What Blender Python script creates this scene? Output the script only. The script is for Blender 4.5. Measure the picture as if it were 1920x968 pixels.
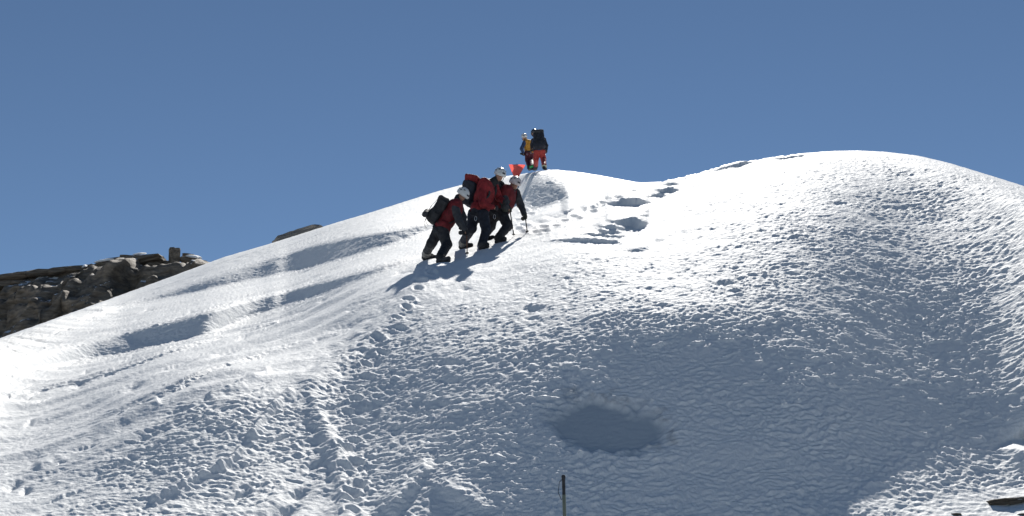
import bpy, bmesh, math, random
import numpy as np
from mathutils import Vector, Matrix

for o in list(bpy.data.objects):
    bpy.data.objects.remove(o)
scene = bpy.context.scene
col = scene.collection
R = math.radians

# ------------------------------------------------------------------ camera
FPX, CU, CV, PITCH = 2800.0, 960.0, 484.0, R(15.0)     # focal length in photo pixels
cam_d = bpy.data.cameras.new('camera')
cam_d.sensor_width = 36.0
cam_d.lens = FPX / 1920.0 * 36.0
cam_d.clip_start, cam_d.clip_end = 0.1, 20000
cam = bpy.data.objects.new('camera', cam_d)
cam.location = (0, 0, 0)
cam.rotation_euler = (R(90) + PITCH, 0, 0)
col.objects.link(cam)
scene.camera = cam

# ------------------------------------------------------------------ light
SUN_EL, SUN_AZ = R(35.8), R(7.0)                        # azimuth to the right of the view (+Y)
w = bpy.data.worlds.new('World'); scene.world = w; w.use_nodes = True
nt = w.node_tree
sky = nt.nodes.new('ShaderNodeTexSky'); sky.sky_type = 'NISHITA'
sky.sun_disc = False
sky.sun_elevation = SUN_EL; sky.sun_rotation = SUN_AZ
sky.altitude = 4200; sky.air_density = 1.0; sky.dust_density = 0.0; sky.ozone_density = 2.0
bgn = nt.nodes['Background']; bgn.inputs['Strength'].default_value = 0.05
tint = nt.nodes.new('ShaderNodeMix'); tint.data_type = 'RGBA'; tint.blend_type = 'MULTIPLY'; tint.inputs['Factor'].default_value = 1.0
tint.inputs['B'].default_value = (0.95, 1.01, 1.0, 1)             # white balance of the sky light
nt.links.new(sky.outputs['Color'], tint.inputs['A'])
nt.links.new(tint.outputs['Result'], bgn.inputs['Color'])
sl = bpy.data.lights.new('sun', 'SUN'); sl.energy = 5.0; sl.angle = R(0.53); sl.color = (1.0, 0.965, 0.91)
sun = bpy.data.objects.new('sun', sl)
S = Vector((math.cos(SUN_EL) * math.sin(SUN_AZ), math.cos(SUN_EL) * math.cos(SUN_AZ), math.sin(SUN_EL)))
sun.rotation_euler = S.to_track_quat('Z', 'Y').to_euler()
col.objects.link(sun)
scene.view_settings.view_transform = 'Standard'
scene.view_settings.look = 'None'
scene.view_settings.exposure = 0.57
scene.view_settings.gamma = 1.0

# ------------------------------------------------------------------ materials
def principled(name, color, rough=0.7, spec=0.4, metallic=0.0):
    m = bpy.data.materials.new(name); m.use_nodes = True
    p = m.node_tree.nodes['Principled BSDF']
    p.inputs['Base Color'].default_value = (*color, 1)
    p.inputs['Roughness'].default_value = rough
    p.inputs['Metallic'].default_value = metallic
    p.inputs['Specular IOR Level'].default_value = spec
    return m, m.node_tree, p

def fabric(name, color, rough=0.75, var=0.35, scale=14.0, bump=0.35, spec=0.3):
    m, t, p = principled(name, color, rough, spec)
    tc = t.nodes.new('ShaderNodeTexCoord')
    n = t.nodes.new('ShaderNodeTexNoise'); n.inputs['Scale'].default_value = scale; n.inputs['Detail'].default_value = 5
    t.links.new(tc.outputs['Object'], n.inputs['Vector'])
    r = t.nodes.new('ShaderNodeMapRange')
    r.inputs['From Min'].default_value = 0.3; r.inputs['From Max'].default_value = 0.7
    r.inputs['To Min'].default_value = 1 - var; r.inputs['To Max'].default_value = 1 + var
    t.links.new(n.outputs['Fac'], r.inputs['Value'])
    mx = t.nodes.new('ShaderNodeMix'); mx.data_type = 'RGBA'; mx.blend_type = 'MULTIPLY'; mx.inputs['Factor'].default_value = 1
    mx.inputs['A'].default_value = (*color, 1)
    t.links.new(r.outputs['Result'], mx.inputs['B'])
    t.links.new(mx.outputs['Result'], p.inputs['Base Color'])
    b = t.nodes.new('ShaderNodeBump'); b.inputs['Strength'].default_value = bump; b.inputs['Distance'].default_value = 0.02
    t.links.new(n.outputs['Fac'], b.inputs['Height']); t.links.new(b.outputs['Normal'], p.inputs['Normal'])
    return m

M = {}
M['red'] = fabric('red_fabric', (0.20, 0.018, 0.022))
M['red_dark'] = fabric('dark_red_fabric', (0.12, 0.012, 0.016))
M['black'] = fabric('black_fabric', (0.022, 0.024, 0.028))
M['char'] = fabric('charcoal_fabric', (0.038, 0.041, 0.048))
M['navy'] = fabric('navy_fabric', (0.018, 0.022, 0.033))
M['blue'] = fabric('blue_fabric', (0.035, 0.06, 0.13))
M['olive'] = fabric('dark_olive_fabric', (0.040, 0.044, 0.036))
M['mustard'] = fabric('mustard_fabric', (0.50, 0.24, 0.035))
M['orange_red'] = fabric('orange_red_fabric', (0.38, 0.05, 0.045))
M['maroon'] = fabric('maroon_fabric', (0.10, 0.022, 0.032))
M['green'] = fabric('bright_green_fabric', (0.05, 0.42, 0.12))
M['grey'] = fabric('grey_fabric', (0.22, 0.21, 0.19))
M['pale'] = fabric('pale_yellow_fabric', (0.46, 0.44, 0.30))
M['helmet'] = fabric('white_helmet_plastic', (0.62, 0.63, 0.62), rough=0.22, var=0.06, bump=0.02, spec=0.6)
M['helmet_red'] = fabric('worn_white_helmet_plastic', (0.58, 0.52, 0.50), rough=0.25, var=0.1, bump=0.02, spec=0.6)
M['helmet_dark'] = fabric('dark_helmet_plastic', (0.05, 0.055, 0.07), rough=0.2, var=0.1, bump=0.02, spec=0.6)
M['rubber'] = fabric('black_rubber', (0.02, 0.02, 0.02), rough=0.55)
M['skin'] = fabric('skin', (0.38, 0.21, 0.15), rough=0.5, var=0.1, bump=0.05)
M['alu'] = principled('aluminium', (0.6, 0.61, 0.63), 0.3, 0.5, 1.0)[0]
M['dark_alu'] = principled('dark_anodised_metal', (0.06, 0.06, 0.07), 0.35, 0.5, 0.6)[0]
M['wood'] = fabric('wood_brown_shaft', (0.20, 0.10, 0.06), rough=0.5)
M['glass'] = principled('dark_lens', (0.01, 0.01, 0.012), 0.06, 0.8)[0]
M['pole_grey'] = fabric('pale_grey_green_shaft', (0.20, 0.22, 0.17), rough=0.4, var=0.1)

def flag_material():
    m, t, p = principled('coral_red_flag_cloth', (0.85, 0.28, 0.25), 0.7, 0.2)
    tr = t.nodes.new('ShaderNodeBsdfTranslucent'); tr.inputs['Color'].default_value = (0.95, 0.36, 0.32, 1)
    ms = t.nodes.new('ShaderNodeMixShader'); ms.inputs['Fac'].default_value = 0.75
    out = t.nodes['Material Output']
    t.links.new(p.outputs['BSDF'], ms.inputs[1]); t.links.new(tr.outputs['BSDF'], ms.inputs[2])
    t.links.new(ms.outputs['Shader'], out.inputs['Surface'])
    return m
M['flag'] = flag_material()

def snow_material(name, ice=False):
    m, t, p = principled(name, (0.85, 0.86, 0.855), 0.72, 0.065)
    tc = t.nodes.new('ShaderNodeTexCoord')
    mp = t.nodes.new('ShaderNodeMapping'); mp.inputs['Scale'].default_value = (1.0, 0.55, 1.0)
    t.links.new(tc.outputs['Object'], mp.inputs['Vector'])
    n1 = t.nodes.new('ShaderNodeTexNoise'); n1.inputs['Scale'].default_value = 22.0; n1.inputs['Detail'].default_value = 5; n1.inputs['Roughness'].default_value = 0.6
    t.links.new(mp.outputs['Vector'], n1.inputs['Vector'])
    b = t.nodes.new('ShaderNodeBump'); b.inputs['Strength'].default_value = 0.6; b.inputs['Distance'].default_value = 0.022
    t.links.new(n1.outputs['Fac'], b.inputs['Height'])
    t.links.new(b.outputs['Normal'], p.inputs['Normal'])
    if ice:
        a = t.nodes.new('ShaderNodeAttribute'); a.attribute_name = 'ice'
        n2 = t.nodes.new('ShaderNodeTexNoise'); n2.inputs['Scale'].default_value = 9.0; n2.inputs['Detail'].default_value = 6
        t.links.new(tc.outputs['Object'], n2.inputs['Vector'])
        mx = t.nodes.new('ShaderNodeMix'); mx.data_type = 'RGBA'
        mx.inputs['A'].default_value = (0.85, 0.86, 0.855, 1); mx.inputs['B'].default_value = (0.50, 0.55, 0.585, 1)
        t.links.new(a.outputs['Fac'], mx.inputs['Factor'])
        a2 = t.nodes.new('ShaderNodeAttribute'); a2.attribute_name = 'dirt'
        mu = t.nodes.new('ShaderNodeMath'); mu.operation = 'MULTIPLY'
        r = t.nodes.new('ShaderNodeMapRange'); r.inputs['From Min'].default_value = 0.42; r.inputs['From Max'].default_value = 0.66
        t.links.new(n2.outputs['Fac'], r.inputs['Value'])
        t.links.new(a2.outputs['Fac'], mu.inputs[0]); t.links.new(r.outputs['Result'], mu.inputs[1])
        mx2 = t.nodes.new('ShaderNodeMix'); mx2.data_type = 'RGBA'
        mx2.inputs['B'].default_value = (0.33, 0.33, 0.33, 1)
        t.links.new(mx.outputs['Result'], mx2.inputs['A']); t.links.new(mu.outputs[0], mx2.inputs['Factor'])
        t.links.new(mx2.outputs['Result'], p.inputs['Base Color'])
        r2 = t.nodes.new('ShaderNodeMapRange'); r2.inputs['To Min'].default_value = 0.6; r2.inputs['To Max'].default_value = 0.08
        t.links.new(a.outputs['Fac'], r2.inputs['Value']); t.links.new(r2.outputs['Result'], b.inputs['Strength'])
    return m
M['snow'] = snow_material('wind_crusted_snow', True)
M['snow_far'] = snow_material('far_snow')

def rock_material(name, c1, c2, lichen, snow=1.52):
    m, t, p = principled(name, c1, 0.85, 0.25)
    tc = t.nodes.new('ShaderNodeTexCoord')
    mp = t.nodes.new('ShaderNodeMapping'); mp.inputs['Scale'].default_value = (1, 1, 3.5); mp.inputs['Rotation'].default_value = (0.1, 0.16, 0)
    t.links.new(tc.outputs['Object'], mp.inputs['Vector'])
    n = t.nodes.new('ShaderNodeTexNoise'); n.inputs['Scale'].default_value = 1.3; n.inputs['Detail'].default_value = 9; n.inputs['Roughness'].default_value = 0.65
    t.links.new(mp.outputs['Vector'], n.inputs['Vector'])
    cr = t.nodes.new('ShaderNodeValToRGB')
    e = cr.color_ramp.elements
    e[0].position = 0.38; e[0].color = (*c1, 1); e[1].position = 0.6; e[1].color = (*c2, 1)
    x = e.new(0.72); x.color = (*lichen, 1)
    t.links.new(n.outputs['Fac'], cr.inputs['Fac'])
    # snow lying on flat ledges
    ge = t.nodes.new('ShaderNodeNewGeometry'); sx = t.nodes.new('ShaderNodeSeparateXYZ'); t.links.new(ge.outputs['True Normal'], sx.inputs[0])
    n2 = t.nodes.new('ShaderNodeTexNoise'); n2.inputs['Scale'].default_value = 0.7; n2.inputs['Detail'].default_value = 6
    t.links.new(tc.outputs['Object'], n2.inputs['Vector'])
    ad = t.nodes.new('ShaderNodeMath'); ad.operation = 'MULTIPLY_ADD'; ad.inputs[1].default_value = 1.1
    t.links.new(n2.outputs['Fac'], ad.inputs[0]); t.links.new(sx.outputs['Z'], ad.inputs[2])
    mr = t.nodes.new('ShaderNodeMapRange'); mr.inputs['From Min'].default_value = snow; mr.inputs['From Max'].default_value = snow + 0.06
    t.links.new(ad.outputs[0], mr.inputs['Value'])
    mx = t.nodes.new('ShaderNodeMix'); mx.data_type = 'RGBA'; mx.inputs['B'].default_value = (0.85, 0.86, 0.865, 1)
    t.links.new(mr.outputs['Result'], mx.inputs['Factor']); t.links.new(cr.outputs['Color'], mx.inputs['A'])
    t.links.new(mx.outputs['Result'], p.inputs['Base Color'])
    b = t.nodes.new('ShaderNodeBump'); b.inputs['Strength'].default_value = 0.8; b.inputs['Distance'].default_value = 0.12
    t.links.new(n.outputs['Fac'], b.inputs['Height']); t.links.new(b.outputs['Normal'], p.inputs['Normal'])
    return m
M['rock'] = rock_material('layered_grey_brown_rock', (0.105, 0.088, 0.068), (0.23, 0.195, 0.155), (0.36, 0.31, 0.25))
M['rock_pale'] = rock_material('pale_grey_brown_rock', (0.20, 0.18, 0.16), (0.33, 0.30, 0.26), (0.42, 0.38, 0.32), 9.0)

# ------------------------------------------------------------------ helpers
def tag(o, label=None, cat=None, group=None, kind=None):
    if label: o['label'] = label
    if cat: o['category'] = cat
    if group: o['group'] = group
    if kind: o['kind'] = kind
    return o

def link_mesh(name, verts, faces, mat, parent=None, smooth=True, loc=(0, 0, 0)):
    me = bpy.data.meshes.new(name)
    verts = np.asarray(verts, dtype=np.float64)
    me.from_pydata(verts.tolist(), [], faces if isinstance(faces, list) else faces.tolist())
    me.materials.append(mat)
    if smooth: me.polygons.foreach_set('use_smooth', np.ones(len(me.polygons), dtype=bool))
    me.update()
    o = bpy.data.objects.new(name, me); col.objects.link(o)
    o.location = loc
    if parent is not None: o.parent = parent
    return o

def empty(name, loc):
    o = bpy.data.objects.new(name, None); o.empty_display_size = 0.2; o.location = loc
    col.objects.link(o); return o

SP, CP = math.sin(PITCH), math.cos(PITCH)
def pix_dir(u, v):
    a = (CV - np.asarray(v, float)) / FPX
    return np.stack([(np.asarray(u, float) - CU) / FPX + 0 * a, CP - SP * a + 0 * np.asarray(u, float), SP + CP * a + 0 * np.asarray(u, float)], -1)

def at_y(u, v, y):
    d = pix_dir(u, v); return d * (y / d[1])

# gradient noise --------------------------------------------------------
_rng = np.random.RandomState(11)
_perm = _rng.permutation(512); _perm = np.concatenate([_perm, _perm, _perm])
_ga = _rng.rand(512) * 2 * np.pi
_gx, _gy = np.cos(_ga), np.sin(_ga)
def noise2(x, y):
    xi = np.floor(x).astype(np.int64); yi = np.floor(y).astype(np.int64)
    xf = x - xi; yf = y - yi
    uu = xf * xf * xf * (xf * (xf * 6 - 15) + 10); vv = yf * yf * yf * (yf * (yf * 6 - 15) + 10)
    def g(ix, iy, dx, dy):
        h = _perm[(_perm[ix & 511] + iy) & 511] 
        return _gx[h] * dx + _gy[h] * dy
    a = g(xi, yi, xf, yf); b = g(xi + 1, yi, xf - 1, yf)
    c = g(xi, yi + 1, xf, yf - 1); d = g(xi + 1, yi + 1, xf - 1, yf - 1)
    return ((a * (1 - uu) + b * uu) * (1 - vv) + (c * (1 - uu) + d * uu) * vv) * 1.5

def sstep(a, b, x):
    t = np.clip((x - a) / (b - a), 0, 1); return t * t * (3 - 2 * t)

def seg_dist(px, py, pts, closed=False):
    """distance to a polyline and (closed) inside test"""
    pts = np.asarray(pts, float); n = len(pts)
    best = np.full(px.shape, 1e9); inside = np.zeros(px.shape, bool); par = np.zeros(px.shape)
    L = 0.0
    lens = [np.hypot(*(pts[(i + 1) % n] - pts[i])) for i in range(n)]
    tot = sum(lens[: n if closed else n - 1])
    for i in range(n if closed else n - 1):
        a = pts[i]; b = pts[(i + 1) % n]; ab = b - a
        t = np.clip(((px - a[0]) * ab[0] + (py - a[1]) * ab[1]) / (ab @ ab), 0, 1)
        d = np.hypot(px - a[0] - t * ab[0], py - a[1] - t * ab[1])
        k = d < best
        best = np.where(k, d, best); par = np.where(k, (L + t * lens[i]) / tot, par); L += lens[i]
        if closed:
            c = ((a[1] > py) != (b[1] > py)) & (px < (b[0] - a[0]) * (py - a[1]) / (b[1] - a[1] + 1e-9) + a[0])
            inside ^= c
    return best, inside, par

def poly_mask(px, py, pts, soft):
    d, ins, _ = seg_dist(px, py, pts, True)
    return sstep(-soft, soft, np.where(ins, d, -d))

# ------------------------------------------------------------------ the snow slope
SKYLINE = np.array([(-700, 850), (-300, 735), (0, 634), (97, 600), (194, 565), (310, 523), (420, 482), (504, 458), (620, 421), (700, 397),
    (820, 359), (880, 343), (930, 332), (965, 329), (990, 325), (1015, 320), (1036, 318), (1080, 322), (1130, 330), (1200, 343), (1240, 341),
    (1270, 334), (1320, 322), (1360, 309), (1385, 302), (1402, 303), (1440, 296), (1500, 288), (1560, 283.5), (1610, 282.5), (1660, 285),
    (1720, 292), (1780, 306), (1850, 327), (1920, 349), (2100, 420), (2400, 560), (2800, 760)], float)
VB = 1010.0
MPTS = np.array([
    (-300, 800, 0.614), (-300, 950, 0.387), (0, 700, 0.707), (0, 900, 0.220), (150, 800, 0.220), (300, 600, 0.220), (300, 840, 0.602), (400, 790, 0.642),
    (220, 890, 0.497), (540, 825, 0.976), (60, 770, 0.220), (200, 720, 0.220), (350, 670, 0.220), (100, 940, 0.484), (130, 750, 0.220), (500, 520, 0.220),
    (500, 680, 0.220), (470, 940, 0.495), (600, 450, 0.220), (700, 500, 0.220), (800, 400, 0.220), (620, 620, 0.220), (610, 870, 0.220), (700, 650, 0.738),
    (800, 560, 0.597), (850, 680, 0.520), (750, 850, 0.514), (900, 540, 0.259), (950, 800, 0.672), (1000, 600, 0.516), (1020, 520, 0.663), (900, 470, 0.240),
    (1050, 350, 0.437), (1050, 430, 0.358), (1150, 400, 0.369), (1180, 500, 0.413), (1250, 380, 0.394), (1280, 480, 0.528), (1330, 530, 0.319), (1450, 350, 0.419),
    (1450, 450, 0.722), (1600, 320, 0.406), (1600, 400, 0.563), (1780, 340, 0.830), (1900, 420, 1.035), (1750, 450, 0.385), (1500, 530, 0.594), (1650, 520, 0.681),
    (1250, 640, 0.864), (1400, 660, 0.785), (1120, 710, 0.718), (1500, 620, 0.635), (1600, 700, 0.676), (1750, 620, 0.555), (1860, 560, 0.680), (1900, 700, 0.561),
    (1300, 800, 0.779), (1600, 830, 0.849), (1150, 850, 0.804), (1100, 930, 0.690), (1400, 900, 0.816), (1780, 800, 0.558), (1700, 930, 0.406), (1850, 890, 0.691),
    (1900, 965, 0.220), (1500, 985, 0.663), (1250, 985, 0.715), (800, 940, 0.845), (650, 930, 0.312), (2300, 700, 0.662), (2300, 900, 0.768), (2300, 560, 0.591),
    (1960, 600, 1.250), (1980, 740, 1.250), (2080, 660, 1.109)], float)

# shaded, rippled wind bands on the left flank and other steeper or flatter patches: (outline in the view, gradient, softness)
def lens(rows):
    r = np.asarray(rows, float); uu = np.linspace(r[0, 0], r[-1, 0], 90)
    sm = lambda c: np.convolve(np.convolve(np.pad(np.interp(uu, r[:, 0], c), 16, mode='reflect', reflect_type='odd'), np.ones(17) / 17, 'valid'), np.ones(17) / 17, 'valid')
    vt, vb = sm(r[:, 1]), sm(r[:, 2])
    return list(zip(uu, vt)) + list(zip(uu[::-1], vb[::-1] + 0.5))
BANDS = [
    (lens([(150, 600, 600), (240, 568, 574), (330, 541, 558), (450, 498, 532), (560, 463, 508), (650, 443, 486), (740, 427, 457), (850, 406, 424), (930, 392, 393)]), .68, 8),
    (lens([(-200, 728, 740), (0, 680, 698), (110, 655, 688), (226, 623, 666), (342, 598, 640), (452, 566, 606), (560, 541, 566), (680, 508, 527), (800, 476, 477)]), .715, 8),
    (lens([(235, 624, 634), (300, 606, 642), (380, 587, 633), (450, 567, 608), (530, 550, 572)]), .90, 8),
    (lens([(-220, 733, 743), (-60, 697, 716), (60, 667, 690), (130, 651, 680), (200, 632, 645)]), .86, 7),
    (lens([(20, 740, 742), (150, 716, 722), (290, 668, 676), (420, 630, 636), (520, 600, 602)]), .80, 3),
    (lens([(180, 800, 801), (260, 760, 768), (360, 706, 714), (450, 672, 677), (560, 640, 641)]), .80, 3),
    # lens-shaped wind scoops along the trail
    ([(1138, 381), (1178, 371), (1192, 371), (1218, 380), (1190, 385), (1150, 384)], 1.3, 2),
    ([(1238, 346), (1262, 341), (1276, 346), (1256, 349)], 1.2, 2),
    ([(1230, 357), (1258, 352), (1274, 356), (1262, 362), (1240, 362)], 1.2, 2),
    ([(1214, 369), (1236, 362), (1250, 367), (1228, 371)], 1.2, 2),
    ([(1140, 415), (1190, 406), (1214, 418), (1200, 429), (1180, 424)], 1.4, 2.5),
    ([(1120, 426), (1150, 420), (1190, 433), (1160, 430)], 1.3, 2),
    ([(1122, 431), (1150, 430), (1168, 437), (1130, 437)], 1.2, 2),
    ([(1095, 440), (1115, 437), (1150, 441), (1170, 440), (1160, 446)], 1.2, 2),
    ([(1025, 455), (1090, 447), (1150, 449), (1158, 456), (1100, 454)], 1.3, 2.5),
    ([(1192, 397), (1214, 395), (1216, 398)], 1.2, 1.5), ([(1188, 403), (1214, 402), (1217, 406)], 1.2, 1.5),
    ([(1170, 470), (1210, 462), (1214, 470), (1190, 473)], .85, 3),
    # skyline lip left of the dome
    ([(1268, 338), (1320, 325), (1362, 311), (1386, 304), (1412, 305), (1380, 316), (1340, 322), (1290, 335)], 1.0, 2.5),
    ([(1440, 299), (1500, 290), (1520, 292), (1470, 301)], .9, 2),
    # facing side of the far hump
    ([(1000, 338), (1020, 328), (1055, 328), (1078, 345), (1075, 372), (1030, 385), (990, 390), (985, 365)], .66, 8),
    ([(1055, 398), (1072, 388), (1078, 393), (1062, 402)], 1.0, 2),
    # bottom right: bright lip and the shaded dip under it
    ([(1882, 846), (1898, 840), (1925, 848), (1960, 862), (1930, 882), (1905, 880)], 1.0, 3),
    ([(1868, 838), (1900, 824), (1950, 816), (1975, 822), (1960, 838), (1925, 840), (1898, 834)], .30, 3),
    # channel beside the ridge at the bottom
    ([(700, 968), (760, 912), (796, 872), (812, 878), (775, 935), (740, 975)], 1.0, 4, 1),
    ([(800, 905), (850, 915), (905, 945), (925, 965), (890, 965), (840, 940)], .95, 4, 1),
    # step on the left edge of the ridge
]

def build_slope():
    us = np.concatenate([np.linspace(-700, -60, 60)[:-1], np.linspace(-60, 1980, 1100), np.linspace(1980, 2800, 70)[1:]])
    nr = 600
    s = np.linspace(0, 1, nr)
    def soft_line(sig):
        uu = np.arange(-1200, 3300, 2.0); raw = np.interp(uu, SKYLINE[:, 0], SKYLINE[:, 1])
        n_ = int(3 * sig / 2); ker = np.exp(-0.5 * (np.arange(-n_, n_ + 1) * 2 / sig) ** 2); ker /= ker.sum()
        return np.interp(us, uu, np.convolve(np.pad(raw, n_, mode='edge'), ker, 'valid'))
    vs, vm, vw = soft_line(7.0), soft_line(24.0), soft_line(70.0)
    rgh = 0.3 + 1.5 * sstep(1215, 1250, us) * sstep(1520, 1460, us) + 0.7 * np.exp(-((us - 1010) / 40.0) ** 2)
    vs = vs + rgh * (noise2(us / 13.0, us * 0 + 2) + 0.7 * noise2(us / 5.0, us * 0 + 8))
    k = (1 - s) ** 1.25
    V = vw[:, None] + (VB - vw)[:, None] * k[None, :]           # column, row (bottom -> crest)
    below = V - vw[:, None]
    V = V + (vm - vw)[:, None] * np.exp(-below / 60.0) + (vs - vm)[:, None] * np.exp(-below / 8.0)
    U = np.repeat(us[:, None], nr, 1)
    # smooth gradient map
    num = np.zeros_like(U); den = np.zeros_like(U)
    for (pu, pv, pm) in MPTS:
        wgt = np.exp(-(((U - pu) / 105.0) ** 2 + ((V - pv) / 62.0) ** 2) * 0.5) + 1e-4 / (1 + ((U - pu) / 150.0) ** 2 + ((V - pv) / 110.0) ** 2)
        num += wgt * pm; den += wgt
    m = num / den
    m += 0.03 * noise2(U / 150, V / 60)
    A = (CV - V) / FPX
    dy = CP - SP * A; dz = SP + CP * A; te = dz / dy
    dv_ = np.maximum(V - vs[:, None], 0.02)
    crest = 0.019 * np.sqrt(dv_) + (dv_ / 90.0) ** 2
    def rate_of(g):                                              # d ln t / d a for a gradient g towards the viewer
        df = np.maximum(np.minimum(np.maximum(g - te, 0.045), crest), 0.0035)
        return (CP + (df + te) * SP) / (df * dy)
    def blur(L, sig_px):
        sg = sig_px / (us[80] - us[79]); n_ = int(3 * sg) + 1
        ker = np.exp(-0.5 * (np.arange(-n_, n_ + 1) / sg) ** 2); ker /= ker.sum()
        Lp = np.pad(L, ((n_, n_), (0, 0)), mode='edge')
        return sum(ker[i] * Lp[i:i + len(us)] for i in range(2 * n_ + 1))
    base_rate = rate_of(m)
    def integrate(rate):
        mid = 0.5 * (rate[:, 1:] + rate[:, :-1])
        return np.concatenate([np.zeros((len(us), 1)), np.cumsum(mid * np.diff(A, axis=1), axis=1)], 1)
    t0 = np.interp(us, [-700, 0, 500, 800, 1100, 1500, 1900, 2800], [13.0, 13.2, 14.0, 14.3, 14.2, 14.0, 13.6, 13.0])
    L = blur(np.log(t0)[:, None] + integrate(base_rate), 75.0)
    mk_all = m.copy()
    def leaky(rate, decay, hold):
        out = np.zeros_like(rate); acc = np.zeros(len(us))
        dA = np.diff(A, axis=1)
        for j in range(1, rate.shape[1]):
            d_ = dA[:, j - 1]; acc = acc * np.exp(-d_ * FPX / decay * (1 - hold[:, j])) + 0.5 * (rate[:, j] + rate[:, j - 1]) * d_
            out[:, j] = acc
        return out
    corr = np.zeros_like(U); L_base = L; sun_v = np.array(S)
    for level, decay, sig, turn in ((0, 110.0, 9.0, 0), (0, 110.0, 9.0, 1), (0, 110.0, 9.0, 2), (1, 26.0, 2.5, 0)):
        if level == 0: L = L_base
        r0 = np.gradient(L, axis=1) / np.gradient(A, axis=1)     # actual rate so far
        dr = np.zeros_like(U); hold = np.zeros_like(U)
        for band in BANDS:
            pts, g, soft = band[:3]
            p = np.asarray(pts, float)
            small = len(band) > 3 or ((p[:, 1].max() - p[:, 1].min()) < 40 and (p[:, 0].max() - p[:, 0].min()) < 160)
            if small and len(band) == 3:
                c_ = p.mean(0); pts = p = c_ + (p - c_) * 1.15
            if small != bool(level): continue
            x0, x1, y0, y1 = p[:, 0].min() - 40, p[:, 0].max() + 40, p[:, 1].min() - 30, p[:, 1].max() + 30
            sel = (U > x0) & (U < x1) & (V > y0) & (V < y1)
            fu, fv = U[sel], V[sel]
            if small:
                fu = fu + 3 * noise2(fu / 9, fv / 6); fv = fv + 1.5 * noise2(fu / 9 + 30, fv / 6)
            mk = poly_mask(fu, fv, pts, soft)
            tilt = corr[sel] if g < .95 and not small else 0.0       # steeper where the drift also leans sideways
            ge = g + tilt
            r1 = (CP + ge * SP) / (np.maximum(np.minimum(ge - te[sel], 9.0 if small else crest[sel]), 0.004) * dy[sel])
            dr[sel] = dr[sel] * (1 - mk) + (r1 - r0[sel]) * mk
            hold[sel] = np.maximum(hold[sel], mk)
            mk_all[sel] = mk_all[sel] * (1 - mk) + g * mk
        L = L + blur(leaky(dr, decay, hold), sig)
        if level == 0 and turn < 2:
            Pt = pix_dir(U, V) * np.exp(L)[..., None]
            nn = np.cross(np.gradient(Pt, axis=0), np.gradient(Pt, axis=1)); nn /= np.linalg.norm(nn, axis=-1)[..., None]; nn *= np.sign(nn[..., 2:3])
            inc = blur((nn @ sun_v) * hold, 14.0) / (blur(hold, 14.0) + 0.02)
            corr = corr + np.clip((inc - 0.05) * 1.1, -0.1, 0.5) * (blur(hold, 14.0) > 0.02)
    T = np.exp(L); m = mk_all
    return us, vs, U, V, T, m

us, vs, U, V, T, mmap = build_slope()
D = pix_dir(U, V)
P = D * T[..., None]

def ground_t(u, v):
    i = np.clip(np.searchsorted(us, u), 1, len(us) - 1)
    f = (u - us[i - 1]) / (us[i] - us[i - 1])
    a = np.interp(v, V[i - 1][::-1], T[i - 1][::-1]); b = np.interp(v, V[i][::-1], T[i][::-1])
    return a * (1 - f) + b * f
def ground(u, v):
    return pix_dir(u, v) * ground_t(u, v)


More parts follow.
